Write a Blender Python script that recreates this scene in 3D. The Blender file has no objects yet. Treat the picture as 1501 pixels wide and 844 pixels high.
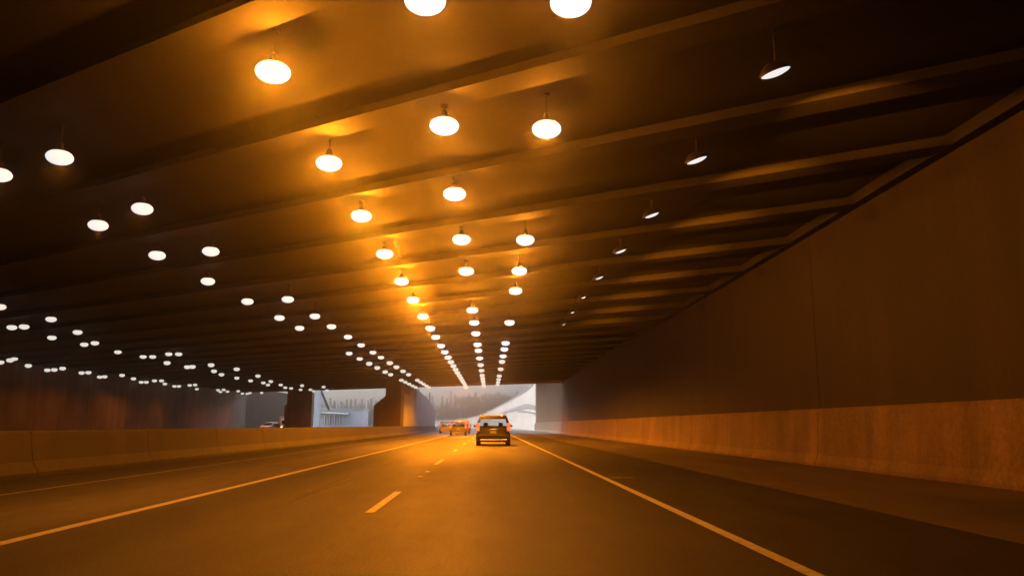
import bpy, bmesh, math, random
from mathutils import Vector, Matrix

# ------------------------------------------------------------------ camera
scene = bpy.context.scene
col = scene.collection
cam_data = bpy.data.cameras.new('camera')
cam = bpy.data.objects.new('camera', cam_data)
col.objects.link(cam)
cam.location = (0, 0, 1.1)
cam.rotation_euler = (math.radians(90 + 9.913), 0, math.radians(-1.595))
cam_data.sensor_width = 36
cam_data.lens = 36 * 1150 / 1501
cam_data.clip_start = 0.1
cam_data.clip_end = 4000
scene.camera = cam

# ------------------------------------------------------------------ sky, sun, exposure
SUN_EL, SUN_AZ = math.radians(48), math.radians(-62)      # overcast day, light from the left ahead
world = bpy.data.worlds.new('World')
scene.world = world
world.use_nodes = True
wn = world.node_tree
bg = wn.nodes['Background']
sky = wn.nodes.new('ShaderNodeTexSky')
sky.sky_type = 'NISHITA'
sky.sun_disc = False
sky.sun_elevation = SUN_EL
sky.sun_rotation = SUN_AZ
sky.air_density = 1.0
sky.dust_density = 6.0
sky.ozone_density = 1.0
wn.links.new(sky.outputs[0], bg.inputs[0])
bg.inputs[1].default_value = 0.15
sun_data = bpy.data.lights.new('sun', 'SUN')
sun_data.energy = 1.5
sun_data.angle = math.radians(12)
sun_data.color = (1, .95, .88)
sun = bpy.data.objects.new('sun', sun_data)
sd = Vector((math.sin(SUN_AZ) * math.cos(SUN_EL), math.cos(SUN_AZ) * math.cos(SUN_EL), math.sin(SUN_EL)))
sun.rotation_euler = sd.to_track_quat('Z', 'Y').to_euler()
col.objects.link(sun)
vs = scene.view_settings
vs.view_transform = 'Standard'
vs.look = 'None'
vs.exposure = 1.75
vs.gamma = 1.0
vs.use_curve_mapping = False
scene.render.engine = 'CYCLES'
cy = scene.cycles
cy.use_denoising = True
cy.use_light_tree = True
cy.max_bounces = 5
cy.diffuse_bounces = 3
cy.glossy_bounces = 3
cy.transmission_bounces = 4
cy.transparent_max_bounces = 8
cy.volume_bounces = 0
cy.sample_clamp_indirect = 3
cy.caustics_reflective = False
cy.caustics_refractive = False

HAZE_DENSITY = 0.0024
HAZE_G = 0.95
SODIUM = (1.0, 0.270, 0.007)
P_ROWS = {'main': 88, 'bright': 192, 'right': 68, 'side': 26, 'far': 105, 'flood': 480}
FAR_SHARE = 4.6         # boost for the exit lamps, cut to downward cones to keep the exit clear

# ------------------------------------------------------------------ materials
def new_mat(name):
    m = bpy.data.materials.new(name)
    m.use_nodes = True
    return m, m.node_tree, m.node_tree.nodes['Principled BSDF']

def simple(name, color, rough=.6, metal=0.0, emit=None, estr=0.0, coat=0.0, noise=0.0):
    m, nt, b = new_mat(name)
    b.inputs['Base Color'].default_value = (*color, 1)
    b.inputs['Roughness'].default_value = rough
    b.inputs['Metallic'].default_value = metal
    b.inputs['Coat Weight'].default_value = coat
    if emit:
        b.inputs['Emission Color'].default_value = (*emit, 1)
        b.inputs['Emission Strength'].default_value = estr
    if noise:
        tc = nt.nodes.new('ShaderNodeTexCoord')
        n = nt.nodes.new('ShaderNodeTexNoise')
        n.inputs['Scale'].default_value = 9
        n.inputs['Detail'].default_value = 6
        nt.links.new(tc.outputs['Object'], n.inputs['Vector'])
        r = nt.nodes.new('ShaderNodeValToRGB')
        r.color_ramp.elements[0].position = .3
        r.color_ramp.elements[1].position = .7
        r.color_ramp.elements[0].color = (*[c * (1 - noise) for c in color], 1)
        r.color_ramp.elements[1].color = (*[min(1, c * (1 + noise)) for c in color], 1)
        nt.links.new(n.outputs[0], r.inputs[0])
        nt.links.new(r.outputs[0], b.inputs['Base Color'])
    return m

def ramp(nt, src, stops):
    r = nt.nodes.new('ShaderNodeValToRGB')
    while len(r.color_ramp.elements) < len(stops):
        r.color_ramp.elements.new(.5)
    for e, (p, c) in zip(r.color_ramp.elements, stops):
        e.position = p
        e.color = (*c, 1) if isinstance(c, tuple) else (c, c, c, 1)
    nt.links.new(src, r.inputs[0])
    return r.outputs[0]

def mul(nt, a, b, fac=1.0, mode='MULTIPLY'):
    x = nt.nodes.new('ShaderNodeMix')
    x.data_type = 'RGBA'
    x.blend_type = mode
    x.inputs[0].default_value = fac
    nt.links.new(a, x.inputs[6])
    nt.links.new(b, x.inputs[7])
    return x.outputs[2]

def noise_tex(nt, vec, scale, detail=5, mapscale=(1, 1, 1), rough=.55):
    mp = nt.nodes.new('ShaderNodeMapping')
    mp.inputs['Scale'].default_value = mapscale
    nt.links.new(vec, mp.inputs['Vector'])
    n = nt.nodes.new('ShaderNodeTexNoise')
    n.inputs['Scale'].default_value = scale
    n.inputs['Detail'].default_value = detail
    n.inputs['Roughness'].default_value = rough
    nt.links.new(mp.outputs[0], n.inputs['Vector'])
    return n.outputs[0]

def concrete(name, color, streak=.5, blotch=.35, rough=.75, bump=.15, along=(1, 1, .06)):
    m, nt, b = new_mat(name)
    tc = nt.nodes.new('ShaderNodeTexCoord').outputs['Object']
    lo = tuple(c * (1 - blotch) for c in color)
    hi = tuple(min(1, c * (1 + blotch)) for c in color)
    base = ramp(nt, noise_tex(nt, tc, .35, 6), [(.3, lo), (.7, hi)])
    st = ramp(nt, noise_tex(nt, tc, 1.1, 5, along, .7), [(.38, 1 - streak), (.62, 1.0)])
    fine = ramp(nt, noise_tex(nt, tc, 11, 5, (1, 1, 1), .7), [(.3, .62), (.7, 1.25)])
    c = mul(nt, mul(nt, base, st), fine)
    nt.links.new(c, b.inputs['Base Color'])
    b.inputs['Roughness'].default_value = rough
    bp = nt.nodes.new('ShaderNodeBump')
    bp.inputs['Strength'].default_value = bump
    bp.inputs['Distance'].default_value = .03
    nt.links.new(noise_tex(nt, tc, 6, 6), bp.inputs['Height'])
    nt.links.new(bp.outputs[0], b.inputs['Normal'])
    return m

def asphalt(name, color, rough=.42, lanes=True):
    m, nt, b = new_mat(name)
    tc = nt.nodes.new('ShaderNodeTexCoord').outputs['Object']
    base = ramp(nt, noise_tex(nt, tc, .25, 6, (1, .25, 1)), [(.3, tuple(c * .75 for c in color)), (.7, tuple(c * 1.25 for c in color))])
    grain = ramp(nt, noise_tex(nt, tc, 38, 3), [(.3, .5), (.7, 1.45)])
    c = mul(nt, base, grain)
    patch = ramp(nt, noise_tex(nt, tc, 1.6, 7, (1, .35, 1), .65), [(.35, .72), (.62, 1.12)])
    c = mul(nt, c, patch)
    rough_v = noise_tex(nt, tc, .5, 5, (1, .12, 1))
    if lanes:
        # long worn strips that follow the lanes: oil and rubber darken the middle and the wheel paths
        sep = nt.nodes.new('ShaderNodeSeparateXYZ')
        nt.links.new(tc, sep.inputs[0])
        wob = nt.nodes.new('ShaderNodeMath'); wob.operation = 'MULTIPLY_ADD'
        nt.links.new(noise_tex(nt, tc, .06, 3, (1, 1, 1)), wob.inputs[0])
        wob.inputs[1].default_value = 1.0
        nt.links.new(sep.outputs[0], wob.inputs[2])
        mr = nt.nodes.new('ShaderNodeMapRange')
        mr.inputs['From Min'].default_value = -11.5
        mr.inputs['From Max'].default_value = 10.5
        nt.links.new(wob.outputs[0], mr.inputs['Value'])
        def P(x): return (x + 11.5) / 22.0 + .5 / 22
        stripes = ramp(nt, mr.outputs[0], [(P(-9.5), .5), (P(-7.9), .6), (P(-7.0), 1.0), (P(-6.1), 1.9), (P(-5.0), 1.7), (P(-4.3), .6), (P(-3.7), .6),
                                           (P(-3.2), 1.0), (P(-2.7), .75), (P(-2.1), .85), (P(-1.6), 1.55), (P(-.6), 1.6), (P(.2), .78), (P(.9), .85), (P(1.9), .68), (P(2.3), .5), (P(5.5), .45)])
        c = mul(nt, c, stripes)
    nt.links.new(c, b.inputs['Base Color'])
    rr = ramp(nt, rough_v, [(.3, rough - .08), (.7, rough + .12)])
    nt.links.new(rr, b.inputs['Roughness'])
    b.inputs['Specular IOR Level'].default_value = .32
    bp = nt.nodes.new('ShaderNodeBump')
    bp.inputs['Strength'].default_value = .5
    bp.inputs['Distance'].default_value = .01
    nt.links.new(noise_tex(nt, tc, 38, 3), bp.inputs['Height'])
    nt.links.new(bp.outputs[0], b.inputs['Normal'])
    return m

M = {}
M['asphalt'] = asphalt('worn_asphalt', (.050, .0455, .040), .62)
M['asphalt_far'] = asphalt('plain_asphalt', (.07, .07, .07), lanes=False)
M['shoulder'] = concrete('shoulder_concrete', (.09, .07, .055), .35, .3, .7, along=(1, .1, 1))
M['paint'] = simple('road_paint', (.50, .48, .42), .5, noise=.25)
M['paint_dash'] = simple('dash_paint', (.42, .41, .36), .6, noise=.4)
M['paint_worn'] = simple('worn_road_paint', (.30, .29, .26), .6, noise=.45)
M['tar'] = simple('tar', (.012, .012, .012), .35)
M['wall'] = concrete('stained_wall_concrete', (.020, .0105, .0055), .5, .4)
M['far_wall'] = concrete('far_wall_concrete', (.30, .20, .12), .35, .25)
M['outer_wall'] = concrete('lamplight_tinted_concrete', (.135, .066, .018), .35, .25)  # warm lamp light painted into the colour of the panels past the roof
M['pier'] = concrete('pier_concrete', (.20, .12, .07), .35, .25)
M['barrier'] = concrete('barrier_concrete', (.175, .112, .062), .38, .3)
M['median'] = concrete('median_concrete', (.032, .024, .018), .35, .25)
M['joint'] = simple('joint_filler', (.03, .028, .025), .9)
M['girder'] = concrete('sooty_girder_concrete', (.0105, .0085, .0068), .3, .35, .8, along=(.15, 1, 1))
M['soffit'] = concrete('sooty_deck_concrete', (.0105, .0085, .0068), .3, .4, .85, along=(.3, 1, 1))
M['portal'] = concrete('portal_concrete', (.34, .22, .13), .35, .25)
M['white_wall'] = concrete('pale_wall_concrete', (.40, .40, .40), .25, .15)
M['band'] = concrete('grey_band_concrete', (.20, .22, .24), .3, .2)
M['soot_pipe'] = simple('soot_covered_pipe', (.010, .009, .008), .95)
M['steel'] = simple('grey_steel', (.30, .31, .32), .45, .7, noise=.2)
M['dark_steel'] = simple('dark_housing', (.035, .032, .03), .5, .4, noise=.3)
M['lens'] = simple('lit_lens', (.8, .8, .8), .4, emit=(1.0, .975, .94), estr=.27)
M['lens_dim'] = simple('lit_lens_far', (.8, .8, .8), .4, emit=(1.0, .96, .86), estr=.25)
_m, _nt, _b = new_mat('clear_lit_lens'); _nt.nodes.remove(_b)
_tr = _nt.nodes.new('ShaderNodeBsdfTransparent'); _em = _nt.nodes.new('ShaderNodeEmission'); _ad = _nt.nodes.new('ShaderNodeAddShader')
_em.inputs[0].default_value = (1.0, .975, .94, 1); _em.inputs[1].default_value = .26
_nt.links.new(_tr.outputs[0], _ad.inputs[0]); _nt.links.new(_em.outputs[0], _ad.inputs[1]); _nt.links.new(_ad.outputs[0], _nt.nodes['Material Output'].inputs['Surface'])
M['clear_lens'] = _m
M['grass'] = simple('verge_grass', (.06, .075, .03), .9, noise=.4)
M['hill'] = simple('wooded_slope', (.045, .055, .035), .95, noise=.4)
M['bark'] = simple('bark', (.09, .075, .06), .9, noise=.3)
M['needles'] = simple('dark_needles', (.040, .055, .036), .8, noise=.3)
M['spring'] = simple('olive_spring_leaves', (.10, .11, .03), .8, noise=.3)
M['twigs'] = simple('bare_tan_twigs', (.19, .16, .11), .9, noise=.3)
M['white_paint'] = simple('white_building_paint', (.78, .78, .78), .6, noise=.06)
M['dark_glass'] = simple('dark_glass', (.015, .018, .02), .06, coat=.5)
_m, _nt, _b = new_mat('tinted_glass')
_tr = _nt.nodes.new('ShaderNodeBsdfTransparent'); _tr.inputs[0].default_value = (.62, .64, .62, 1)
_gl = _nt.nodes.new('ShaderNodeBsdfGlossy'); _gl.inputs['Roughness'].default_value = .05
_fr = _nt.nodes.new('ShaderNodeFresnel'); _mx = _nt.nodes.new('ShaderNodeMixShader')
_nt.links.new(_fr.outputs[0], _mx.inputs[0]); _nt.links.new(_tr.outputs[0], _mx.inputs[1]); _nt.links.new(_gl.outputs[0], _mx.inputs[2])
_nt.links.new(_mx.outputs[0], _nt.nodes['Material Output'].inputs['Surface']); M['tinted_glass'] = _m
M['rubber'] = simple('tyre_rubber', (.02, .02, .02), .85)
M['rim'] = simple('alloy_rim', (.4, .4, .4), .3, .9)
M['chrome'] = simple('bright_trim', (.75, .74, .72), .22, .8)
M['black_plastic'] = simple('black_plastic', (.025, .025, .025), .55)
M['tail'] = simple('red_tail_lens', (.5, .10, .06), .2, emit=(1, .30, .16), estr=.16, coat=.4)
M['tail_pale'] = simple('pale_tail_lens', (.75, .6, .5), .2, coat=.5)
M['plate'] = simple('plate_white', (.28, .28, .27), .45)
M['plate_ink'] = simple('plate_ink', (.03, .04, .12), .5)
M['stud'] = simple('ceramic_marker', (.55, .52, .45), .3)
M['sign_white'] = simple('sign_panel', (.6, .6, .6), .4, .3)
def carpaint(name, c, rough=.28, metal=.3): return simple(name, c, rough + .12, metal * .5, coat=.12)

# ------------------------------------------------------------------ mesh helper
class MB:
    def __init__(self): self.v, self.f, self.m = [], [], []
    def face(self, pts, mi=0):
        n = len(self.v); self.v += [tuple(p) for p in pts]; self.f.append(tuple(range(n, n + len(pts)))); self.m.append(mi)
    def box(self, x0, x1, y0, y1, z0, z1, mi=0, skew=0.0):
        n = len(self.v)
        for z in (z0, z1):
            for (x, y) in ((x0, y0), (x1, y0), (x1, y1), (x0, y1)):
                self.v.append((x, y - skew * x, z))
        for q in ((0, 3, 2, 1), (4, 5, 6, 7), (0, 1, 5, 4), (1, 2, 6, 5), (2, 3, 7, 6), (3, 0, 4, 7)):
            self.f.append(tuple(n + i for i in q)); self.m.append(mi)
    def prism(self, prof, path, mi=0, close=True):
        """prof: list of (dx, z); path: list of (x, y) points"""
        n = len(self.v); k = len(prof)
        for i, (x, y) in enumerate(path):
            a = path[max(0, i - 1)]; b = path[min(len(path) - 1, i + 1)]
            d = Vector((b[0] - a[0], b[1] - a[1])).normalized()
            for (dx, z) in prof:
                zz = z(i) if callable(z) else z
                self.v.append((x + dx * d.y, y - dx * d.x, zz))
        for i in range(len(path) - 1):
            for j in range(k if close else k - 1):
                j2 = (j + 1) % k
                self.f.append((n + i * k + j, n + i * k + j2, n + (i + 1) * k + j2, n + (i + 1) * k + j)); self.m.append(mi)
        if close:
            self.f.append(tuple(n + j for j in range(k))); self.m.append(mi)
            self.f.append(tuple(n + (len(path) - 1) * k + j for j in reversed(range(k)))); self.m.append(mi)
    def lathe(self, prof, c=(0, 0, 0), seg=20, mi=0, axis='z'):
        n = len(self.v); k = len(prof)
        for s in range(seg):
            a = 2 * math.pi * s / seg
            for (r, h) in prof:
                p = (r * math.cos(a), r * math.sin(a), h)
                if axis == 'x': p = (h, r * math.cos(a), r * math.sin(a))
                if axis == 'y': p = (r * math.cos(a), h, r * math.sin(a))
                self.v.append((c[0] + p[0], c[1] + p[1], c[2] + p[2]))
        for s in range(seg):
            t = (s + 1) % seg
            for j in range(k - 1):
                self.f.append((n + s * k + j, n + t * k + j, n + t * k + j + 1, n + s * k + j + 1)); self.m.append(mi)
    def tube(self, a, b, r0, r1, seg=8, mi=0):
        a, b = Vector(a), Vector(b); d = (b - a).normalized()
        u = d.orthogonal().normalized(); w = d.cross(u); n = len(self.v)
        for (p, r) in ((a, r0), (b, r1)):
            for s in range(seg):
                t = 2 * math.pi * s / seg
                self.v.append(tuple(p + (u * math.cos(t) + w * math.sin(t)) * r))
        for s in range(seg):
            t = (s + 1) % seg
            self.f.append((n + s, n + t, n + seg + t, n + seg + s)); self.m.append(mi)
        self.f.append(tuple(n + seg + s for s in range(seg))); self.m.append(mi)
        self.f.append(tuple(n + s for s in reversed(range(seg)))); self.m.append(mi)
    def mesh(self, name, mats):
        me = bpy.data.meshes.new(name)
        me.from_pydata(self.v, [], self.f)
        for m in (mats if isinstance(mats, (list, tuple)) else [mats]): me.materials.append(m)
        me.polygons.foreach_set('material_index', self.m)
        me.update()
        return me
    def build(self, name, mats, parent=None, smooth=False, weld=False):
        me = self.mesh(name, mats)
        if weld:
            bm = bmesh.new(); bm.from_mesh(me); bmesh.ops.remove_doubles(bm, verts=bm.verts, dist=1e-4)
            bmesh.ops.recalc_face_normals(bm, faces=bm.faces); bm.to_mesh(me); bm.free()
        if smooth: me.shade_smooth()
        o = bpy.data.objects.new(name, me)
        col.objects.link(o)
        if parent: o.parent = parent
        return o

def tag(o, label=None, cat=None, group=None, kind=None):
    if label: o['label'] = label
    if cat: o['category'] = cat
    if group: o['group'] = group
    if kind: o['kind'] = kind
    return o
def empty(name, loc=(0, 0, 0), rz=0.0):
    e = bpy.data.objects.new(name, None); e.location = loc; e.rotation_euler = (0, 0, rz); e.empty_display_size = .3
    col.objects.link(e); return e
def copy_tree(o, parent=None):
    c = o.copy(); col.objects.link(c)
    if parent: c.parent = parent
    for ch in list(o.children): copy_tree(ch, c)
    return c
def bevel(o, w, seg=2):
    m = o.modifiers.new('bevel', 'BEVEL'); m.width = w; m.segments = seg; m.limit_method = 'ANGLE'; return o

SK = 0.65                                    # skew of the roof against the road
ROOF_END = 107.2                             # where the roof stops on the line X = 0
SOFFIT = 6.5
def end_y(x): return ROOF_END - SK * x
def shift(y): return -max(0.0, y - 150) ** 2 / 3000.0 - max(0.0, y - 330) ** 2 / 600.0     # beyond the roof the road bends to the left
YS = [-90, -60, -30, 0, 30, 60, 90, 120, 150, 170, 190, 210, 230, 250, 275, 300, 330, 360, 400, 450, 500]
def lane_path(x, ys=YS): return [(x + shift(y), y) for y in ys]

# ------------------------------------------------------------------ ground and roads
g = MB(); g.face([(-900, -900, -.06), (900, -900, -.06), (900, 900, -.06), (-900, 900, -.06)])
tag(g.build('ground', M['grass']), kind='structure')
def sheet(name, x0, x1, z, mat, ys=YS):
    mb = MB()
    a, b = lane_path(x0, ys), lane_path(x1, ys)
    for i in range(len(ys) - 1):
        mb.face([(a[i][0], a[i][1], z), (b[i][0], b[i][1], z), (b[i + 1][0], b[i + 1][1], z), (a[i + 1][0], a[i + 1][1], z)])
    return mb.build(name, mat, weld=True)
tag(sheet('road', -10.2, 5.0, 0, M['asphalt']), kind='structure')
tag(sheet('shoulder', 5.0, 9.35, .004, M['shoulder']), kind='structure')
tag(sheet('far_road', -42.2, -10.2, 0, M['asphalt_far']), kind='structure')

def line(x, w, ys, z=.006):
    mb = MB(); a, b = lane_path(x - w / 2, ys), lane_path(x + w / 2, ys)
    for i in range(len(ys) - 1):
        mb.face([(a[i][0], a[i][1], z), (b[i][0], b[i][1], z), (b[i + 1][0], b[i + 1][1], z), (a[i + 1][0], a[i + 1][1], z)])
    return mb
tag(line(2.42, .13, YS).build('edge_line', M['paint']), kind='structure')
tag(line(-4.6, .15, YS).build('solid_lane_line', M['paint']), kind='structure')
tag(line(-7.8, .08, YS).build('shoulder_line', M['paint_worn']), kind='structure')
mb = MB()
for y0 in [-1.7, 10.4, 22.9, 34.2, 46.4, 58.6, 70.8, 83, 95, 107, 119, 131, 143, 155, 167, 180, 192]:
    for (a, b) in ((0, 3.2),):
        p, q = lane_path(-1.53, [y0 + a, y0 + b])
        mb.face([(p[0] - .06, p[1], .006), (p[0] + .06, p[1], .006), (q[0] + .06, q[1], .006), (q[0] - .06, q[1], .006)])
tag(mb.build('dashed_lane_line', M['paint_dash']), kind='structure')
mb = MB(); mb.box(2.56, 3.05, 16.98, 17.1, .0045, .008)
tag(mb.build('paint_tick', M['paint_worn']), kind='structure')
# sealed cracks
mb = MB(); random.seed(3)
def crack(pts, w=.035):
    for i in range(len(pts) - 1):
        a, b = Vector(pts[i]), Vector(pts[i + 1]); n = (b - a).orthogonal().normalized() * w / 2
        mb.face([(*(a - n), .005), (*(a + n), .005), (*(b + n), .005), (*(b - n), .005)])
crack([(-5.2 + i * .45, 6.62 - .13 * i - .01 * i * i) for i in range(8)], .05)
for (x, y, L) in ((-2.9, 12, 5), (-6.1, 17, 16), (3.6, 14, 11)):
    p = [(x, y)]
    for i in range(int(L)): p.append((p[-1][0] + random.uniform(-.07, .07), p[-1][1] + 1))
    crack(p, .02)
tag(mb.build('sealed_crack', M['tar']), kind='structure')
stud_mb = MB(); stud_mb.lathe([(.0, .022), (.03, .021), (.048, .012), (.052, 0)], seg=14)
stud_me = stud_mb.mesh('road_stud', M['stud'])
for i, (x, y, lab) in enumerate([(-1.50, 17.5, 'nearer raised white road stud in the gap after the nearest lane dash'), (-1.48, 19.3, 'farther raised white road stud in the gap after the nearest lane dash')]):
    o = bpy.data.objects.new('road_stud', stud_me); col.objects.link(o); o.location = (x, y, .001)
    o.scale = (1.1, 1.1, 1)
    tag(o, lab, 'road stud', 'raised studs by the dashed line')

# ------------------------------------------------------------------ right wall (panels with open joints) and its barrier foot
wall = empty('tunnel_wall', (9, 0, 0))
tag(wall, 'long brown stained concrete wall along the right shoulder under the roof', 'wall')
mb = MB()
joints = [-62, -50, -38, -26, -14, -2, 10, 22, 34, 46, 58, 70, 82, 94, 106, 118, 130, 142, 154, 160]
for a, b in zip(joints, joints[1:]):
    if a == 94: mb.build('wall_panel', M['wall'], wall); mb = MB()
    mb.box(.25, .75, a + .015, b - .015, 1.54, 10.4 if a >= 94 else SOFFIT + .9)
o = mb.build('wall_panel', M['outer_wall'], wall); o['label'] = 'tan wall panels outside the roof with lamp light in their colour'
mb = MB(); mb.box(.33, .72, -62, 160, 1.5, 7.2); mb.build('joint_backing', M['joint'], wall)
mb = MB()
for a, b in zip(joints, joints[1:]):
    n = len(mb.v)
    prof = [(.0, .09), (.10, .30), (.18, 1.50), (.23, 1.56), (.6, 1.56), (.6, 0), (.0, 0)]
    for y in (a + .018, b - .018):
        for (x, z) in prof: mb.v.append((x, y, z))
    k = len(prof)
    for j in range(k):
        mb.f.append((n + j, n + k + j, n + k + (j + 1) % k, n + (j + 1) % k)); mb.m.append(0)
    mb.f.append(tuple(n + j for j in range(k))); mb.m.append(0)
    mb.f.append(tuple(n + k + j for j in reversed(range(k)))); mb.m.append(0)
mb.build('barrier', M['barrier'], wall)

# pale retaining wall that carries on outside and bends left
rw = empty('retaining_wall', (9, 160, 0))
tag(rw, 'pale retaining wall with sloping top curving left outside the tunnel', 'wall')
ry = [160.02, 170, 182, 195, 210, 225, 245, 265, 290, 320, 350, 375, 400, 425, 450]
rz = [9.9, 9.5, 9.3, 9.2, 9.1, 9.0, 8.6, 8.2, 7.5, 6.5, 5.2, 4.2, 3.6, 3.2, 3.0]
def wall_strip(name, mat, parent, x_off, x_back, zlo, zhi, ys, origin):
    mb = MB(); k = 4; n = 0
    for i, y in enumerate(ys):
        x = 9.25 + shift(y)
        lo = zlo[i] if isinstance(zlo, list) else zlo; hi = zhi[i] if isinstance(zhi, list) else zhi
        for p in ((x + x_off, y, lo), (x + x_off, y, hi), (x + x_back, y, hi), (x + x_back, y, lo)):
            mb.v.append((p[0] - origin[0], p[1] - origin[1], p[2]))
    for i in range(len(ys) - 1):
        for j in range(4):
            mb.f.append((i * 4 + j, (i + 1) * 4 + j, (i + 1) * 4 + (j + 1) % 4, i * 4 + (j + 1) % 4)); mb.m.append(0)
    mb.f.append((0, 1, 2, 3)); mb.m.append(0); e = (len(ys) - 1) * 4; mb.f.append((e + 3, e + 2, e + 1, e)); mb.m.append(0)
    return mb.build(name, mat, parent)
wall_strip('wall_face', M['white_wall'], rw, 0, .6, 0, rz, ry, (9, 160))
wall_strip('coping', M['band'], rw, -.12, .7, [z + .002 for z in rz], [z + .28 for z in rz], ry, (9, 160))
wall_strip('barrier_foot', M['white_wall'], rw, -.22, -.003, 0, 1.5, ry, (9, 160))
by = [160.5, 170, 185, 200, 225, 250, 275]
wall_strip('grey_band', M['band'], rw, -.10, -.004, [4.1, 4.5, 5.0, 5.2, 5.3, 5.1, 5.0], [5.0, 5.5, 6.1, 6.3, 6.2, 5.8, 5.4], by, (9, 160))
by = [160.5, 180, 200, 220]
wall_strip('grey_ledge', M['band'], rw, -.16, -.005, [3.4, 4.0, 4.5, 4.9], [3.6, 4.2, 4.75, 5.1], by, (9, 160))

# ------------------------------------------------------------------ median barrier on the left
def barrier_prof(w=.33, h=.98):
    return [(-w, 0), (-w, .08), (-w * .62, .32), (-w * .32, h - .04), (-w * .25, h), (w * .25, h), (w * .32, h - .04), (w * .62, .32), (w, .08), (w, 0)]
md = empty('median_barrier', (-10.3, 0, 0))
tag(md, 'long low concrete barrier on the left between the two carriageways', 'barrier')
mb = MB()
jy = list(range(-60, 156, 6))
for a, b in zip(jy, jy[1:]):
    mb.prism(barrier_prof(.36, .985), [(0, a + .012), (0, b - .012)])
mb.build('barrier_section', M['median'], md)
ob = empty('outer_median_barrier', (-10.3, 156, 0))
tag(ob, 'pale concrete barrier continuing outside and bending left with the road', 'barrier')
mb = MB(); mb.prism(barrier_prof(.36, .985), [(shift(y), y - 156) for y in (156.02, 170, 185, 200, 220, 240, 270, 300, 340, 400)])
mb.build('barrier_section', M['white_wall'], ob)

# ------------------------------------------------------------------ far wall of the other carriageway
fw = empty('far_side_wall', (-42, 0, 0))
tag(fw, 'brown concrete wall on the far side of the opposite carriageway', 'wall')
mb = MB()
for a in range(-60, 174, 9):
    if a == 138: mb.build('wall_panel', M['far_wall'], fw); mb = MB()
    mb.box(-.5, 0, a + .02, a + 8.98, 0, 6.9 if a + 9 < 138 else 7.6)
mb.build('wall_panel', M['outer_wall'], fw)['label'] = 'tan wall panels outside the roof with lamp light in their colour'
mb = MB(); mb.box(-.45, -.06, -60, 174, 0, 6.8); mb.build('joint_backing', M['joint'], fw)

# ------------------------------------------------------------------ roof: deck, girders, header
roof = empty('tunnel_roof', (0, 0, SOFFIT))
tag(roof, 'wide dark concrete roof of skewed girders over both carriageways', 'roof')
mb = MB(); mb.box(-43, 9.9, -62, ROOF_END - .9, .25, 1.3, skew=SK); mb.build('deck', M['soffit'], roof)
GP = 4.25
GY = [16.3 + GP * k for k in range(-14, 22)]
mb = MB(); mb.box(8.98, 9.243, -62, ROOF_END - 8, -.004, .247); mb.build('edge_beam', M['girder'], roof)
girder_me = None
for y in GY:
    if y > ROOF_END - 2.4: continue
    if girder_me is None:
        gm = MB()
        gm.box(-42.9, 8.975, -.16, .16, .12, .247, skew=SK)          # web
        gm.box(-42.9, 8.975, -.36, .36, 0.0, .12, skew=SK)           # bottom flange
        girder_me = gm.mesh('girder', M['girder'])
    o = bpy.data.objects.new('girder', girder_me); col.objects.link(o); o.parent = roof; o.location = (0, y, 0)
mb = MB(); mb.box(-43, 9.24, ROOF_END - .9, ROOF_END, -.04, 1.9, skew=SK); mb.build('header_beam', M['portal'], roof)
mb = MB(); mb.box(1.5, 9.9, 103.5, 159.9, 3.95, 4.4); mb.build('shade_slab', M['soffit'], roof)  # unseen slab added to keep daylight off the outer right wall
mb = MB(); mb.box(-43, 9.24, ROOF_END - .6, ROOF_END - .1, 1.903, 2.8, skew=SK); mb.build('parapet', M['portal'], roof)

# ------------------------------------------------------------------ median pier with wing wall, and left pillar
mp = empty('median_pier', (-12, 96, 0))
tag(mp, 'stepped concrete pier with pale wing wall standing in the median at the exit', 'pier')
mb = MB()   # coordinates relative to the pier
mb.box(-2.0, 1.25, 0, 14, 0, 3.45)                        # low block facing us
n = len(mb.v)                                             # sloped hood
for y in (0.0, 14.0):
    for (x, z) in ((-2.0, 3.452), (1.25, 3.452), (1.25, 4.6), (-.6, 4.6)): mb.v.append((x, y, z))
for q in ((0, 1, 2, 3), (7, 6, 5, 4), (0, 4, 5, 1), (1, 5, 6, 2), (2, 6, 7, 3), (3, 7, 4, 0)):
    mb.f.append(tuple(n + i for i in q)); mb.m.append(0)
mb.build('pier_block', M['pier'], mp)
mb = MB(); mb.box(-.6, 1.247, .01, 13.9, 4.603, SOFFIT - .003 + 0)
mb.build('pier_column', M['pier'], mp)
mb = MB()
mb.prism([(0, 0), (0, 1), (0, 2)], [(0, 0), (0, 1)]) if False else None
wy = [(0.05, 4.85), (11.5, 4.9), (11.52, 6.4), (22, 6.0), (38, 5.4), (48, 4.6), (55, 4.0)]
n = 0
for (y, z) in wy:
    for (x, zz) in ((1.253, 0), (1.253, z), (1.6, z), (1.6, 0)): mb.v.append((x, y, zz))
for i in range(len(wy) - 1):
    for j in range(4):
        mb.f.append((i * 4 + j, (i + 1) * 4 + j, (i + 1) * 4 + (j + 1) % 4, i * 4 + (j + 1) % 4)); mb.m.append(0)
mb.f.append((0, 1, 2, 3)); mb.m.append(0); e = (len(wy) - 1) * 4; mb.f.append((e + 3, e + 2, e + 1, e)); mb.m.append(0)
mb.build('wing_wall', M['white_wall'], mp)

lp = empty('left_pillar', (-29.6, 124, 0)); lp.name = 'roof_pillar'
tag(lp, 'wide brown concrete pillar holding the roof left of the side opening', 'pillar')
mb = MB(); mb.box(-1.9, 1.95, 0, 1.6, 0, SOFFIT - .003); bevel(mb.build('pillar_shaft', M['portal'], lp), .04)
mb = MB(); mb.box(-2.2, -1.903, -.2, 1.8, 0, 4.2); mb.build('pillar_buttress', M['portal'], lp)

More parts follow.
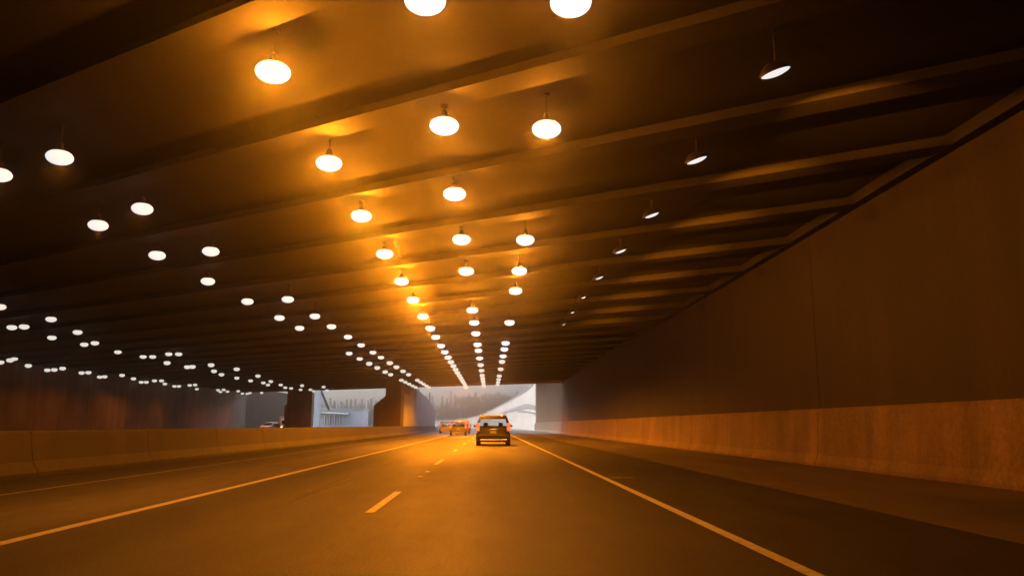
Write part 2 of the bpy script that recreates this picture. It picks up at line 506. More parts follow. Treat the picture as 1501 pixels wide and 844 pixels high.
# ------------------------------------------------------------------ lamps
lamp_data = {}
def bulb(kind, weak=False):
    if (kind, weak) not in lamp_data:
        if weak:
            l = bpy.data.lights.new('bulb', 'SPOT'); l.energy = P_ROWS[kind]; l.shadow_soft_size = .05
            l.spot_size = math.radians(160); l.spot_blend = .35
        elif kind in ('main', 'bright', 'right'):
            l = bpy.data.lights.new('bulb', 'POINT'); l.energy = P_ROWS[kind]; l.shadow_soft_size = .05
        else:
            l = bpy.data.lights.new('bulb', 'SPOT'); l.energy = P_ROWS[kind]
            l.shadow_soft_size = .05; l.spot_size = math.radians({'side': 160, 'far': 150, 'flood': 34}[kind]); l.spot_blend = {'side': .7, 'far': .8, 'flood': 1.0}[kind]
        l.color = SODIUM
        if weak: l.energy *= FAR_SHARE
        if kind == 'flood': l.shadow_soft_size = .012
        lamp_data[(kind, weak)] = l
    return lamp_data[(kind, weak)]
def lamp_meshes(r, lens_mat, stem):
    h = MB(); h.lathe([(0, .25), (.04, .25), (.055, .22), (.06, .14), (r * .45, .11), (r * .68, .085), (r * .70, .07), (r * .6, .07)], seg=24)
    l = MB(); l.lathe([(r * math.cos(t), r * .58 * math.sin(t) - .03) for t in [math.radians(a) for a in (45, 36, 25, 12, 0, -15, -30, -45, -60, -75, -90)]], seg=24)
    s = MB(); s.lathe([(.012, .25), (.012, stem)], seg=8); s.lathe([(.0, stem - .05), (.07, stem - .05), (.07, stem)], seg=12)
    return h.mesh('housing', M['soot_pipe']), l.mesh('lens', lens_mat), s.mesh('stem', M['soot_pipe'])
LM = {'main': lamp_meshes(.25, M['clear_lens'], .34), 'side': lamp_meshes(.24, M['lens'], .34), 'far': lamp_meshes(.24, M['lens_dim'], .34)}
for ms in LM.values():
    for me in ms: me.shade_smooth()
ls = MB(); ls.lathe([(.012, .25), (.012, .60)], seg=8); ls.lathe([(0, .57), (.06, .57), (.06, .60)], seg=12)
long_stem = ls.mesh('stem', M['soot_pipe'])
far_me = {}
def far_lamp_mesh(kind):
    if kind not in far_me:
        r = .27
        mb = MB(); mb.lathe([(0, .60), (.02, .60), (.02, .26), (.08, .24), (.10, .16), (r * .55, .13), (r * .72, .09), (r * .6, .07)], seg=14)
        mb.lathe([(r * math.cos(math.radians(a)), r * .66 * math.sin(math.radians(a)) - .03) for a in (48, 25, 0, -30, -60, -90)], seg=14, mi=1)
        far_me[kind] = mb.mesh('ceiling_lamp', [M['dark_steel'], M['lens_dim']])
    return far_me[kind]
LZ = 6.14
ORD = ['nearest', 'second', 'third', 'fourth', 'fifth', 'sixth', 'seventh', 'eighth', 'ninth', 'tenth', 'eleventh', 'twelfth', 'thirteenth', 'fourteenth', 'fifteenth',
       'sixteenth', 'seventeenth', 'eighteenth', 'nineteenth', 'twentieth', 'twenty-first', 'twenty-second', 'twenty-third', 'twenty-fourth', 'twenty-fifth', 'twenty-sixth',
       'twenty-seventh', 'twenty-eighth', 'twenty-ninth', 'thirtieth', 'thirty-first', 'thirty-second', 'thirty-third', 'thirty-fourth', 'thirty-fifth']
def put_lamp(x, y, kind, label, group):
    if y < 62:
        r = empty('ceiling_lamp', (x, y, LZ))
        off = min(abs(y + SK * x - gy) for gy in GY)
        hl, ll, sl = LM.get(kind, LM['main'])
        for nm, me in zip(('housing', 'lens', 'stem'), (hl, ll, sl if off < .36 else long_stem)):
            o = bpy.data.objects.new(nm, me); col.objects.link(o); o.parent = r
    else:
        r = bpy.data.objects.new('ceiling_lamp', far_lamp_mesh(kind)); col.objects.link(r); r.location = (x, y, LZ)
    if x < -39.2: return tag(r, label, 'lamp', group)
    b = bpy.data.objects.new('bulb', bulb(kind, y > 38 and kind in ('main', 'bright', 'right'))); col.objects.link(b); b.parent = r; b.location = (0, 0, -.06 if (kind in ('main', 'bright', 'right') and y < 38) else -.225)
    tag(r, label, 'lamp', group)
    return r
def fill(ys, step, end):
    ys = list(ys)
    while ys[-1] + step < end: ys.append(ys[-1] + step)
    return ys
rowA = fill([8.7, 12.7, 16.7, 21.0, 25.5, 34.4, 38.7, 43.4, 49.4, 53.5, 59.7, 66.5, 73.3, 80.4, 85.5], 4.6, 104)
rowB = fill([8.7, 12.8, 21.0, 25.4, 29.3, 38.6, 48.5, 52.5, 57.8, 62.9, 71.4, 81.5], 6.0, 103)
rowC = fill([10.7, 14.7, 18.6, 22.9, 27.4, 31.6, 36.5, 41.0, 45.2, 50.3, 54.6], 4.35, 107)
rowD = fill([14.5, 18.1, 22.7, 31.6, 36.6, 40.5, 45.3, 50.0, 55.1, 59.2, 64.5, 69.1, 74.4, 79.5, 89.2, 93.5], 4.3, 108)
rowE = fill([15.6, 19.7, 23.3, 27.6, 32.2, 37.2, 41.2, 55.9, 60.5, 65.3, 70.0, 75.4, 79.5, 89.3, 93.5], 4.3, 110)
for ys, x, kind, where, grp in ((rowA, -.8, 'main', 'bright orange lamp in the ceiling row running straight up from the dark car', 'lamps in the middle row over our lane'),
                                (rowB, .95, 'right', 'bright orange lamp in the ceiling row over the right part of our lane', 'lamps in the right-hand bright row'),
                                (rowC, -3.15, 'bright', 'brightest orange lamp in the slanting ceiling row over the lane left of ours', 'lamps in the bright row over the left lane'),
                                (rowD, -8.2, 'side', 'white glowing lamp in the upper of the two rows above the median barrier', 'lamps in the upper median row'),
                                (rowE, -10.0, 'side', 'white glowing lamp in the lower of the two rows above the median barrier', 'lamps in the lower median row')):
    for i, y in enumerate(ys): put_lamp(x, y, kind, ORD[i] + ' ' + where, grp)
L = [(-21.1, 34.0), (-21.1, 38.0), (-24.9, 41.3), (-24.1, 41.0), (-25.5, 46.2), (-22.6, 43.4), (-25.6, 50.1), (-24.5, 49.2), (-25.9, 55.3), (-25.8, 59.1), (-25.1, 59.1), (-23.0, 56.8), (-22.3, 56.8), (-26.4, 65.0), (-26.5, 69.6), (-25.9, 69.2), (-23.6, 67.2), (-26.0, 74.9), (-27.0, 80.0), (-23.0, 72.1), (-27.3, 85.8), (-27.4, 91.1), (-24.0, 82.2), (-27.2, 95.5), (-28.0, 100.4), (-25.5, 92.5), (-26.4, 100.4), (-27.7, 107.7), (-27.4, 109.7), (-24.1, 102.0), (-27.1, 113.9), (-25.7, 113.9), (-26.4, 119.2), (-22.1, 105.6), (-23.8, 116.1)]
Mr = [(-39.6, 64.7), (-37.6, 62.6), (-36.5, 61.3), (-39.5, 68.4), (-40.9, 73.9), (-40.0, 73.4), (-38.3, 71.6), (-39.7, 77.7), (-38.8, 77.2), (-41.2, 84.4), (-40.4, 83.8), (-37.5, 81.4), (-39.0, 87.4), (-41.2, 94.4), (-40.6, 94.4), (-38.4, 91.4), (-37.6, 91.4), (-40.0, 98.3), (-41.2, 104.3), (-40.6, 104.3), (-38.2, 101.6), (-37.2, 100.7), (-41.2, 112.3), (-39.4, 115.7), (-41.1, 121.8), (-38.2, 114.5), (-39.6, 120.5), (-37.6, 119.2), (-39.7, 128.0), (-39.1, 128.6), (-37.9, 126.0), (-35.8, 125.1)]
L.sort(key=lambda p: p[0] / p[1]); Mr.sort(key=lambda p: p[0] / p[1])
for i, (x, y) in enumerate(L):
    put_lamp(x, y, 'far', ORD[i].replace('nearest', 'first') + ' lamp from the left in the upper scattered band over the opposite carriageway', 'lamps over the opposite carriageway')
for i, (x, y) in enumerate(Mr):
    put_lamp(x, y, 'far', ORD[i].replace('nearest', 'first') + ' small lamp from the left in the lowest band near the far side wall', 'lamps near the far side wall')

# floodlights over the right shoulder: flat tilted lens in a shallow box
fh = MB(); fh.lathe([(0, .17), (.10, .165), (.17, .12), (.235, .05), (.245, .015), (.225, .01)], seg=24)
fl = MB(); fl.lathe([(0, -.03), (.12, -.024), (.19, -.006), (.225, .012)], seg=24)
fb = MB(); fb.tube((0, 0, .12), (0, 0, .74), .014, .014, 8); fb.box(-.05, .05, -.05, .05, .72, .745)
for f_ in (fh, fl): f_.v = [(x, y * .62, z) for (x, y, z) in f_.v]
fh_me, fl_me, fb_me = fh.mesh('housing', M['dark_steel']), fl.mesh('lens', M['lens']), fb.mesh('bracket', M['dark_steel'])
fl_me.shade_smooth()
rowS = [(4.1, 10.5, 1.0), (3.95, 14.3, .9), (3.9, 18.3, .8), (3.8, 22.3, .75), (3.75, 26.5, .65), (3.7, 30.7, .4), (3.7, 34.9, .4), (3.7, 39.2, .4)]
for i, (x, y, s) in enumerate(rowS):
    r = empty('floodlight', (x, y, LZ - .05))
    hg = bpy.data.objects.new('housing', fh_me); ln = bpy.data.objects.new('lens', fl_me); bk = bpy.data.objects.new('bracket', fb_me)
    for o in (hg, ln, bk): col.objects.link(o); o.parent = r
    bk.location = (0, 0, .02)
    tilt = math.radians(-20)
    for o in (hg, ln): o.rotation_euler = (0, tilt, 0)
    ln.scale = (s, s, 1)
    b = bpy.data.objects.new('bulb', bulb('flood')); col.objects.link(b); b.parent = r; b.location = (.1, .05, -.11)
    d = Vector((1.75, 1.9, .45)).normalized()
    b.rotation_euler = (-d).to_track_quat('Z', 'Y').to_euler(); b.scale = (1.7, .38, 1)      # wide flat beam
    tag(r, ORD[i] + ' small tilted floodlight in the dark ceiling row above the right edge line', 'floodlight', 'tilted floodlights over the right edge line')

# ------------------------------------------------------------------ cars
def side_car(name, spec, loc, rz, paint, label, cat, group=None, plate_text=None):
    root = empty(name, loc, rz)
    W, H, Lg = spec['w'] / 2, spec['h'], spec['l']
    zb = spec.get('belt', H * .56)
    def half_w(y, z):
        t = max(0.0, (z - zb) / (H - zb))
        low = max(0.0, (.45 - z) / .45)
        e = min(y + Lg / 2, Lg / 2 - y)
        endr = 1 - .10 * max(0, 1 - e / .5) ** 2
        return W * (1 - spec.get('tumble', .2) * t ** 1.15 - .05 * low) * endr
    prof = spec['prof']                       # closed outline of (y, z) from the rear bumper bottom, clockwise
    cyc = (sum(p[0] for p in prof) / len(prof), sum(p[1] for p in prof) / len(prof))
    mb = MB(); k = len(prof)
    slices = [(-1, .09), (-.97, .035), (-.88, .008), (-.5, 0), (0, -.004), (.5, 0), (.88, .008), (.97, .035), (1, .09)]
    for (s, ins) in slices:
        for (y, z) in prof:
            d = Vector((cyc[0] - y, cyc[1] - z)); d.normalize()
            yy, zz = y + d.x * ins, z + d.y * ins
            mb.v.append((s * half_w(y, z), yy, zz))
    for i in range(len(slices) - 1):
        for j in range(k):
            if j in spec.get('open', ()) and 2 <= i <= 5: continue
            mb.f.append((i * k + j, i * k + (j + 1) % k, (i + 1) * k + (j + 1) % k, (i + 1) * k + j)); mb.m.append(0)
    mb.f.append(tuple(reversed(range(k)))); mb.m.append(0)
    e = (len(slices) - 1) * k; mb.f.append(tuple(range(e, e + k))); mb.m.append(0)
    body = mb.build('body', paint, root, smooth=True, weld=True)
    # rear glass on the slope between two profile points
    (ya, za), (yb, zb2) = spec['rear_glass']
    mb = MB(); nseg = 8
    for i in range(nseg):
        for j in range(3):
            def P(u, v):
                y = ya + (yb - ya) * v; z = za + (zb2 - za) * v
                w = half_w(y, z) * .90
                return (w * (2 * u - 1), y - .028 + .05 * abs(2 * u - 1) ** 3, z)
            u0, u1, v0, v1 = i / nseg, (i + 1) / nseg, j / 3, (j + 1) / 3
            mb.face([P(u0, v0), P(u1, v0), P(u1, v1), P(u0, v1)])
    mb.build('rear_window', M['tinted_glass'] if spec.get('open') else M['dark_glass'], root, smooth=True, weld=True)
    if spec.get('open'):
        for x_ in (-.42, .42):
            mb = MB(); mb.box(x_ - .13, x_ + .13, -Lg / 2 + 1.15, -Lg / 2 + 1.25, 1.02, 1.24); bevel(mb.build('headrest', M['black_plastic'], root), .04)
        mb = MB(); mb.box(-W * .8, W * .8, -Lg / 2 + .25, Lg / 2 - 1.1, .96, .985); mb.build('parcel_shelf', M['black_plastic'], root)
    mb = MB(); mb.box(-W * .5, -W * .05, ya - .055, ya - .035, za + .04, za + .06); mb.build('wiper', M['black_plastic'], root)
    for s in (-1, 1):
        for (y0, y1, y2, y3) in spec['side_glass']:
            mb = MB(); z0, z1 = zb + .03, H - .14
            pts = []
            for (y, z) in ((y0, z0), (y1, z0), (y2, z1), (y3, z1)):
                pts.append((s * (half_w(y, z) + .006), y, z))
            mb.face(pts); mb.build('side_window', M['dark_glass'], root)
        # tail light
        mb = MB(); tz0, tz1, tw = spec['tail']
        yt = spec['tail_y']
        mb.box(s * (W * .985), s * (W * .985 - tw), yt - .03, yt + .16, tz0, tz1)
        o = bevel(mb.build('tail_light', M['tail'], root), .02)
        mb = MB(); mb.box(s * (W * .965), s * (W * .965 - tw * .8), yt - .036, yt - .031, tz0 + (tz1 - tz0) * .1, tz0 + (tz1 - tz0) * .42)
        mb.build('reversing_light', M['tail_pale'], o)
        # door mirror
        mb = MB(); my = spec['mirror_y']; mb.box(s * (W * .97), s * (W + .17), my - .05, my + .06, zb + .02, zb + .15)
        bevel(mb.build('door_mirror', paint if spec.get('mirror_paint') else M['black_plastic'], root), .03)
    # bumper, plate
    yb_ = -Lg / 2
    mb = MB(); mb.box(-W * .93, W * .93, yb_ - .05, yb_ + .12, .36, .60); bevel(mb.build('rear_bumper', spec.get('bumper', paint), root), .04)
    mb = MB(); mb.box(-W * .76, W * .76, yb_ - .062, yb_ - .048, .27, .355); bevel(mb.build('bumper_strip', M['chrome'], root), .008)
    pz = spec['plate_z']; py = spec['plate_y']
    mb = MB(); mb.box(-.16, .16, py - .022, py, pz, pz + .155); pl = mb.build('licence_plate', M['plate'], root)
    mb = MB(); mb.box(-.20, .20, py - .028, py + .01, pz + .20, pz + .24); bevel(mb.build('tailgate_handle', M['chrome'], root), .01)
    # wheels
    R_ = spec.get('r', .34)
    for s in (-1, 1):
        for wy_ in (-Lg * .29, Lg * .30):
            x = s * (W - .12)
            mb = MB(); mb.lathe([(R_ * .62, -.10), (R_ * .93, -.11), (R_, -.07), (R_, .07), (R_ * .93, .11), (R_ * .62, .10)], (x, wy_, R_), 26, axis='x')
            wh = mb.build('wheel', M['rubber'], root, smooth=True)
            mb = MB(); mb.lathe([(0, .085 * s), (R_ * .25, .09 * s), (R_ * .55, .06 * s), (R_ * .63, .10 * s)], (x, wy_, R_), 22, axis='x')
            mb.build('rim', M['rim'], wh, smooth=True)
    if spec.get('rails'):
        for s in (-1, 1):
            mb = MB(); xr = s * half_w(0, H) * .93
            mb.tube((xr, -1.5, H + .05), (xr, .9, H + .06), .018, .018); mb.box(xr - .015, xr + .015, -1.52, -1.46, H - .06, H + .05); mb.box(xr - .015, xr + .015, .86, .92, H - .06, H + .055)
            mb.build('roof_rail', M['chrome'], root)
    mb = MB(); mb.box(-W * .86, W * .86, yb_ + .12, Lg / 2 - .3, .2, .34); mb.build('underbody', M['black_plastic'], root)
    if spec.get('exhaust'):
        mb = MB(); mb.tube((W * .5, yb_ - .03, .24), (W * .5, yb_ + .4, .24), .035, .035, 12); mb.build('exhaust_pipe', M['steel'], root)
    tag(root, label, cat, group)
    return root

def suv_spec(w=1.9, h=1.68, l=4.5):
    b = -l / 2; f = l / 2
    return dict(w=w, h=h, l=l, belt=.98, tumble=.24, r=.35, rails=True, exhaust=True,
        prof=[(b, .30), (b - .03, .45), (b, .62), (b + .02, .80), (b + .03, .98), (b + .14, 1.18), (b + .30, 1.44), (b + .38, 1.58), (b + .55, h - .03), (b + 1.1, h), (b + 1.9, h), (b + 2.5, h - .06),
              (b + 2.95, h - .35), (b + 3.3, 1.06), (f - .55, .97), (f - .12, .84), (f, .62), (f, .32), (f - .3, .26), (b + .3, .26)],
        rear_glass=((b + .045, 1.02), (b + .33, 1.50)), side_glass=[(b + .35, b + 1.0, b + .95, b + .55), (b + 1.08, b + 1.95, b + 1.9, b + 1.05), (b + 2.03, b + 2.95, b + 2.6, b + 2.0)],
        open=(4, 5, 11, 12), tail=(.78, 1.22, .20), tail_y=b + .03, mirror_y=b + 2.85, plate_z=.66, plate_y=b + .0)
def sedan_spec(w=1.85, h=1.46, l=4.7):
    b = -l / 2; f = l / 2
    return dict(w=w, h=h, l=l, belt=.95, tumble=.26, r=.33, mirror_paint=True,
        prof=[(b, .30), (b - .03, .45), (b, .64), (b + .03, .90), (b + .10, .99), (b + .55, 1.03), (b + .95, 1.24), (b + 1.25, h - .06), (b + 1.7, h), (b + 2.3, h), (b + 2.75, h - .05),
              (b + 3.2, 1.18), (b + 3.5, 1.00), (f - .5, .90), (f - .1, .76), (f, .58), (f, .32), (f - .3, .24), (b + .3, .24)],
        rear_glass=((b + .60, 1.06), (b + 1.18, h - .10)), side_glass=[(b + 1.15, b + 2.05, b + 2.0, b + 1.5), (b + 2.13, b + 3.15, b + 2.75, b + 2.1)],
        tail=(.68, .92, .34), tail_y=b + .03, mirror_y=b + 3.0, plate_z=.52, plate_y=b - .02)

lead = side_car('suv', suv_spec(1.92, 1.68), (.19, 43.7 + 2.25, 0), 0, carpaint('dark_brown_black_paint', (.012, .011, .010), .3), 'dark sport utility vehicle driving straight ahead in our lane', 'car')
side_car('hatchback', suv_spec(1.85, 1.58, 4.2) | dict(rails=False), (-3.5, 87 + 2.1, 0), math.radians(1.5), carpaint('silver_gold_paint', (.11, .11, .10), .3, .5), 'silver hatchback in the left lane, nearest of the cars by the exit', 'car', 'cars leaving the tunnel ahead')
side_car('suv', suv_spec(1.9, 1.78, 4.6), (-3.55, 106, 0), math.radians(1.0), carpaint('bronze_paint', (.12, .08, .06), .35, .4), 'bronze sport utility vehicle just ahead of the silver hatchback', 'car', 'cars leaving the tunnel ahead')
side_car('sedan', suv_spec(1.85, 1.72, 4.5) | dict(rails=False), (-6.1, 112, 0), math.radians(2), carpaint('white_paint', (.24, .24, .24), .3, .0), 'white car farthest left of the cars by the exit', 'car', 'cars leaving the tunnel ahead').name = 'hatchback'
side_car('sedan', sedan_spec(), (-7.2, 150, 0), math.radians(4), carpaint('pale_silver_paint', (.6, .61, .62), .3, .3), 'pale silver sedan outside on the bend beyond the other cars', 'car', 'cars leaving the tunnel ahead')
side_car('sedan', suv_spec(1.9, 1.8, 4.8) | dict(rails=False), (-5.2, 172, 0), math.radians(9), carpaint('cream_paint', (.7, .67, .6), .3, .1), 'cream coloured car farthest away on the bend outside', 'car', 'cars leaving the tunnel ahead').name = 'minivan'

# oncoming van and small car, seen over the barrier
def van(loc, rz):
    r = empty('delivery_van', loc, rz)
    mb = MB()
    prof = [(-1.15, .35), (-1.15, 2.35), (-1.05, 2.5), (1.05, 2.5), (1.15, 2.35), (1.15, .35)]
    mb.prism(prof, [(0, 0), (0, 3.6)]); bevel(mb.build('cargo_box', simple('van_white', (.72, .7, .66), .4, noise=.05), r), .04)
    mb = MB(); n = 0
    for x in (-1.0, 1.0):
        for (y, z) in ((-1.6, .35), (-1.62, 1.0), (-1.35, 1.2), (-.75, 1.95), (-.02, 2.05), (-.02, .35)): mb.v.append((x, y, z))
    for j in range(6): mb.f.append((j, (j + 1) % 6, 6 + (j + 1) % 6, 6 + j)); mb.m.append(0)
    mb.f.append((5, 4, 3, 2, 1, 0)); mb.m.append(0); mb.f.append((6, 7, 8, 9, 10, 11)); mb.m.append(0)
    bevel(mb.build('cab', simple('cab_white', (.68, .66, .62), .35), r), .05)
    mb = MB(); mb.face([(-.85, -1.34, 1.24), (.85, -1.34, 1.24), (.8, -.80, 1.9), (-.8, -.80, 1.9)]); mb.build('windscreen', M['dark_glass'], r)
    for s in (-1, 1):
        mb = MB(); mb.box(s * .72, s * .95, -1.66, -1.60, .75, .92); mb.build('headlight', simple('headlight_glow', (.8, .7, .5), .2, emit=(1, .75, .4), estr=1.2), r)
        for y in (-.85, 2.7):
            mb = MB(); mb.lathe([(.2, -.11), (.36, -.11), (.38, 0), (.36, .11), (.2, .11), (0, .05)], (s * 1.0, y, .38), 20, axis='x'); mb.build('wheel', M['rubber'], r, smooth=True)
    tag(r, 'white box van on the opposite carriageway, its top showing over the barrier', 'van')
van((-32.6, 129, 0), math.radians(14))
o = side_car('sedan', suv_spec(1.8, 1.55, 4.2) | dict(rails=False), (-34.8, 127, 0), math.radians(180 - 8), carpaint('amber_lit_paint', (.5, .42, .32), .3, .2), 'small tan car on the opposite carriageway left of the white van', 'car')
o.name = 'oncoming_car'

# ------------------------------------------------------------------ outside on the left: white building, stair tower, poles
bl = empty('service_building', (-44.5, 198, 0))
tag(bl, 'low white building with a dark canopy seen through the side opening', 'building')
mb = MB(); mb.box(-1, 13, 0, 9, 0, 4.85); mb.build('wall', M['white_paint'], bl)
mb = MB(); mb.box(-1.3, 13.2, -.3, 9.3, 4.853, 5.2); mb.build('roof', M['sign_white'], bl)
mb = MB()
n = len(mb.v)
for (x, y, z) in ((1.2, -2.6, 3.9), (9.8, -2.6, 3.6), (9.8, -.01, 4.1), (1.2, -.01, 4.3), (1.2, -2.6, 4.15), (9.8, -2.6, 3.72), (9.8, -.01, 4.25), (1.2, -.01, 4.6)): mb.v.append((x, y, z))
for q in ((0, 3, 2, 1), (4, 5, 6, 7), (0, 1, 5, 4), (1, 2, 6, 5), (2, 3, 7, 6), (3, 0, 4, 7)): mb.f.append(tuple(n + i for i in q)); mb.m.append(0)
mb.build('canopy', M['band'], bl)
for i, x in enumerate((1.5, 2.6, 4.0, 5.2, 6.4, 7.6)):
    mb = MB(); mb.box(x, x + .22, -2.5, -2.3, 0, 3.75); mb.build('canopy_post', M['white_paint'], bl)
for x in (2.0, 3.4, 4.6, 5.8, 7.0):
    mb = MB(); mb.box(x, x + .55, -.04, -.003, 1.1, 3.4); w_ = mb.build('window', M['dark_glass'], bl)
st = empty('stair_tower', (-45, 192, 0))
tag(st, 'tall white stair tower with a dark diagonal flight beside the white building', 'stair tower')
mb = MB(); mb.box(2.8, 4.1, 0, 1.4, 0, 9.3); bevel(mb.build('tower_shaft', M['white_paint'], st), .04)
mb = MB()
for z in (4.9, 6.0, 7.1, 8.2): mb.box(4.103, 5.6 - (z - 4.9) * .15, .1, 1.3, z, z + .3)
mb.build('landing', M['white_paint'], st)
mb = MB()
for i in range(10): mb.box(4.25 + i * .20, 4.62 + i * .20, -.35, .05, 8.9 - i * .43 - .35, 9.35 - i * .43)
mb.build('stair_flight', M['dark_steel'], st)
mb = MB(); mb.tube((4.65, -.3, 9.4), (6.75, -.3, 5.2), .10, .10); mb.build('handrail', M['white_paint'], st)
def pole(x, y, h, arm, label):
    r = empty('light_pole', (x, y, 0))
    mb = MB(); mb.tube((0, 0, 0), (0, 0, h), .22, .13, 12); mb.build('mast', M['white_paint'], r)
    mb = MB(); mb.tube((0, 0, h - .2), (arm * .6, 0, h + .25), .08, .06); mb.tube((arm * .6, 0, h + .25), (arm, 0, h + .25), .06, .05); mb.build('arm', M['white_paint'], r)
    mb = MB(); mb.box(min(arm, arm * 1.35), max(arm, arm * 1.35), -.15, .15, h + .16, h + .32); mb.build('lamp_head', M['steel'], r)
    mb = MB(); mb.box(-.3, .3, -.3, .3, 0, .4); mb.build('base', M['white_wall'], r)
    tag(r, label, 'light pole', 'light poles outside the side opening')
pole(-35.5, 230, 8.6, 1.6, 'pale thick light pole standing right of the white building')
pole(-46.2, 240, 8.6, -1.6, 'pale thin light pole standing behind the white building roof')
sg = empty('sign_gantry', (-15.2, 168, 0))
tag(sg, 'small square pale sign held by a dark bracket above the wing wall', 'sign')
mb = MB(); mb.box(0, .22, 0, .22, 0, 8.8); mb.box(2.35, 2.55, 0, .2, 0, 7.9); mb.build('bracket', M['dark_steel'], sg)
mb = MB(); mb.box(.45, 2.1, -.12, -.02, 5.9, 7.4); bevel(mb.build('sign_panel', M['sign_white'], sg), .04)
mb = MB(); mb.box(.2, 2.36, .05, .12, 5.5, 5.75); mb.build('crossbar', M['dark_steel'], sg)
dl = simple('delineator_yellow', (.5, .45, .15), .5)
for i, (x, y) in enumerate(((-23.5, 165), (-24.5, 172), (-22.6, 160))):
    mb = MB(); mb.box(-.05, .05, -.05, .05, 0, 2.1); mb.box(-.16, .16, -.07, -.052, 1.3, 2.2, 1)
    o = mb.build('delineator_post', [M['white_paint'], dl]); o.location = (x, y, 0)
    tag(o, ['middle', 'farthest', 'nearest'][i] + ' thin yellow marker post by the right end of the side opening', 'marker post', 'marker posts outside the side opening')

# ------------------------------------------------------------------ hills and trees
hm = MB(); random.seed(11)
nx, ny = 36, 8
for j in range(ny):
    for i in range(nx):
        x = -260 + 520 * i / (nx - 1); y = 415 + 35 * j
        z = -.3 + 9 * (1 - math.cos(math.pi * min(1, j / 5))) / 2 + random.uniform(-.8, .8) * (j > 0) - (1 if j == 0 else 0)
        hm.v.append((x, y, z))
for j in range(ny - 1):
    for i in range(nx - 1):
        a = j * nx + i; hm.f.append((a, a + 1, a + nx + 1, a + nx)); hm.m.append(0)
tag(hm.build('hills', M['hill'], smooth=True), kind='structure')
def hill_z(y): 
    j = max(0, (y - 415) / 35)
    return max(-.06, -.3 + 9 * (1 - math.cos(math.pi * min(1, j / 5))) / 2 - (1 if j < .5 else 0))

def tree_mesh(kind, seed, H=16):
    rnd = random.Random(seed); t = MB(); c = MB()
    if kind == 'conifer':
        t.tube((0, 0, 0), (0, 0, H * .97), .28, .03, 7)
        lv = 0
        z = H * .12
        while z < H * .99:
            rr = (1 - (z / H)) ** .85 * H * .19 * rnd.uniform(.75, 1.15) + .12
            nb = max(5, int(rr * 5))
            for b in range(nb):
                a = rnd.uniform(0, 2 * math.pi); ln = rr * rnd.uniform(.7, 1.15)
                for s in range(4):
                    f = (s + rnd.random()) / 4; px, py, pz = ln * f * math.cos(a), ln * f * math.sin(a), z - ln * f * .28 + rnd.uniform(-.1, .15)
                    w = .16 + .34 * (1 - f * .6)
                    d1 = Vector((rnd.uniform(-1, 1), rnd.uniform(-1, 1), rnd.uniform(-.7, .2))).normalized() * w
                    d2 = Vector((rnd.uniform(-1, 1), rnd.uniform(-1, 1), rnd.uniform(-.4, .4))).normalized() * w * .8
                    p = Vector((px, py, pz)); c.face([p, p + d1, p + d1 * .8 + d2, p + d2])
            z += H * .022
    else:
        t.tube((0, 0, 0), (0.15, 0, H * .45), .26, .17, 7)
        tips = []
        def branch(p, d, ln, r, lev):
            q = p + d * ln; t.tube(p, q, r, r * .6, 5)
            if lev == 0: tips.append(q); return
            for _ in range(3 if lev > 1 else 4):
                nd = (d + Vector((rnd.uniform(-.8, .8), rnd.uniform(-.8, .8), rnd.uniform(-.15, .5)))).normalized()
                branch(q, nd, ln * rnd.uniform(.6, .8), r * .55, lev - 1)
            tips.append(q)
        for _ in range(5):
            a = rnd.uniform(0, 6.28); branch(Vector((.12, 0, H * rnd.uniform(.28, .45))), Vector((math.cos(a) * .5, math.sin(a) * .5, .8)).normalized(), H * .2, .13, 3)
        for q in tips:
            for _ in range(9 if kind == 'leafy' else 7):
                p = q + Vector((rnd.gauss(0, .55), rnd.gauss(0, .55), rnd.gauss(0, .45)))
                w = rnd.uniform(.12, .3) if kind == 'leafy' else rnd.uniform(.08, .2)
                d1 = Vector((rnd.uniform(-1, 1), rnd.uniform(-1, 1), rnd.uniform(-1, 1))).normalized() * w
                d2 = Vector((rnd.uniform(-1, 1), rnd.uniform(-1, 1), rnd.uniform(-1, 1))).normalized() * w
                c.face([p, p + d1, p + d1 + d2, p + d2])
    cm = {'conifer': 'needles', 'leafy': 'spring', 'bare': 'twigs'}[kind]
    return t.mesh('trunk', M['bark']), c.mesh('crown', M[cm]), H
protos = {'conifer': [tree_mesh('conifer', s, h) for s, h in ((1, 17), (2, 14), (3, 19))], 'leafy': [tree_mesh('leafy', s, 13) for s in (4, 5)], 'bare': [tree_mesh('bare', s, 13) for s in (6, 7)]}
rnd = random.Random(21)
spots = []
def add_trees(px0, px1, n, y0, y1, hpx, kinds):
    for i in range(n):
        px = px0 + (px1 - px0) * (i + rnd.uniform(.15, .85)) / n
        y = rnd.uniform(y0, y1); x = (px - 718) / 1150 * y
        top = hpx(px) * y / 1150 + 1.1 - hill_z(y)
        spots.append((x, y, top * rnd.uniform(.90, 1.03), rnd.choice(kinds), px))
add_trees(632, 690, 6, 440, 470, lambda p: 43, ['conifer'])
add_trees(655, 775, 12, 445, 480, lambda p: 48, ['conifer', 'leafy', 'conifer'])
add_trees(640, 700, 8, 428, 440, lambda p: 31, ['bare', 'leafy'])
add_trees(685, 775, 10, 415, 440, lambda p: 44, ['bare', 'leafy', 'leafy'])
main_n = len(spots)
add_trees(478, 580, 14, 380, 440, lambda p: 38, ['conifer', 'conifer', 'conifer', 'bare'])
add_trees(485, 570, 8, 320, 350, lambda p: 26, ['leafy', 'bare', 'conifer'])
KIND_WORDS = {'conifer': 'dark grey-green conifer', 'leafy': 'olive green leafy tree', 'bare': 'tan bare-twigged tree'}
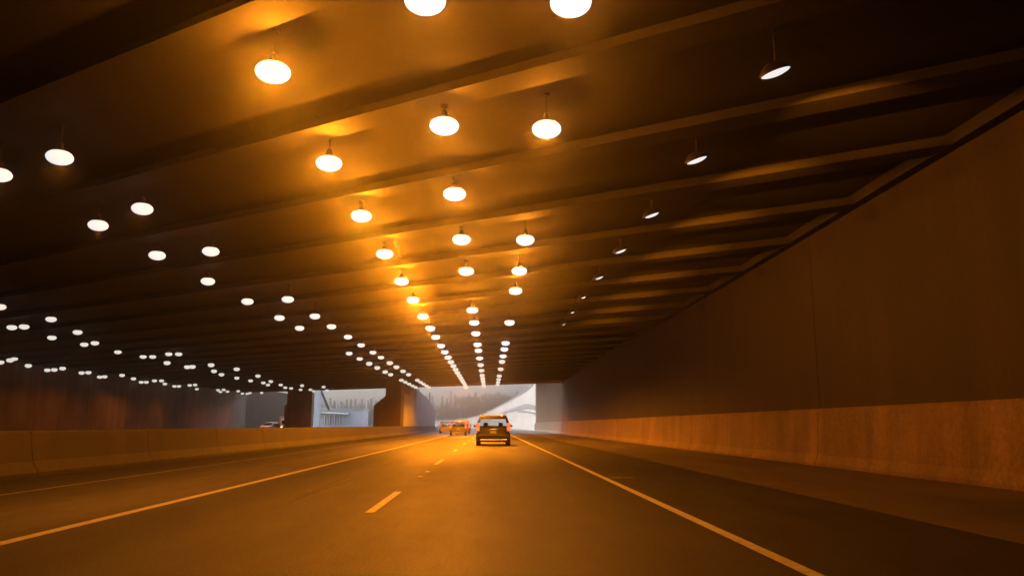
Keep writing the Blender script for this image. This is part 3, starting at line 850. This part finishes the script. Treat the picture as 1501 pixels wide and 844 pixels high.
def place(lst, where, grp):
    cnt = {}
    for (x, y, h, kind, px) in sorted(lst, key=lambda s: s[4]):
        pr = rnd.choice(protos[kind]); cnt[kind] = cnt.get(kind, 0) + 1
        r = empty({'conifer': 'conifer_tree', 'leafy': 'leafy_tree', 'bare': 'bare_tree'}[kind], (x, y, hill_z(y) - .2), rnd.uniform(0, 6.28))
        s = (h + .3) / pr[2]; wsc = s * (1.0 if kind == 'conifer' else 1.0)
        r.scale = (wsc, wsc, s)
        for nm, me in zip(('trunk', 'crown'), pr[:2]):
            o = bpy.data.objects.new(nm, me); col.objects.link(o); o.parent = r
        tag(r, ORD[cnt[kind] - 1].replace('nearest', 'first') + ' ' + KIND_WORDS[kind] + ' from the left ' + where, 'tree', grp)
place(spots[:main_n], 'beyond the main tunnel exit', 'trees beyond the main exit')
place(spots[main_n:], 'seen through the side opening', 'trees beyond the side opening')
# the far wood behind them, one mass
wm = MB(); wr = random.Random(5)
for i in range(330):
    y = wr.uniform(500, 560); x = wr.uniform(-160, 60); h = wr.uniform(9, 13) * .8; z0 = 6
    for s in range(60):
        f = s / 60 + wr.uniform(0, .016); rr = (1 - f) * 2.6 + .2; a = wr.uniform(0, 6.28)
        p = Vector((x + rr * math.cos(a) * wr.random(), y + rr * math.sin(a) * wr.random(), z0 + h * f))
        d1 = Vector((wr.uniform(-1, 1), wr.uniform(-1, 1), wr.uniform(-.9, .3))) * .8; d2 = Vector((wr.uniform(-1, 1), wr.uniform(-1, 1), wr.uniform(-.5, .5))) * .8
        wm.face([p, p + d1, p + d1 + d2, p + d2])
tag(wm.build('distant_wood', M['needles']), 'distant dark wood closing the view behind the nearer trees', 'wood', kind='stuff')

# ------------------------------------------------------------------ haze, added to spread a glow round the lamps
hz = MB(); hz.box(-905, 905, -905, 905, -1.06, 40)
hmat = bpy.data.materials.new('haze'); hmat.use_nodes = True
hn = hmat.node_tree; hn.nodes.remove(hn.nodes['Principled BSDF'])
pv = hn.nodes.new('ShaderNodeVolumePrincipled')
pv.inputs['Color'].default_value = (.93, .93, .93, 1)
pv.inputs['Density'].default_value = HAZE_DENSITY
pv.inputs['Anisotropy'].default_value = HAZE_G
hn.links.new(pv.outputs[0], hn.nodes['Material Output'].inputs['Volume'])
o = hz.build('haze', hmat)
tag(o, 'thin even haze added for the glow around the lamps', 'haze', kind='stuff')
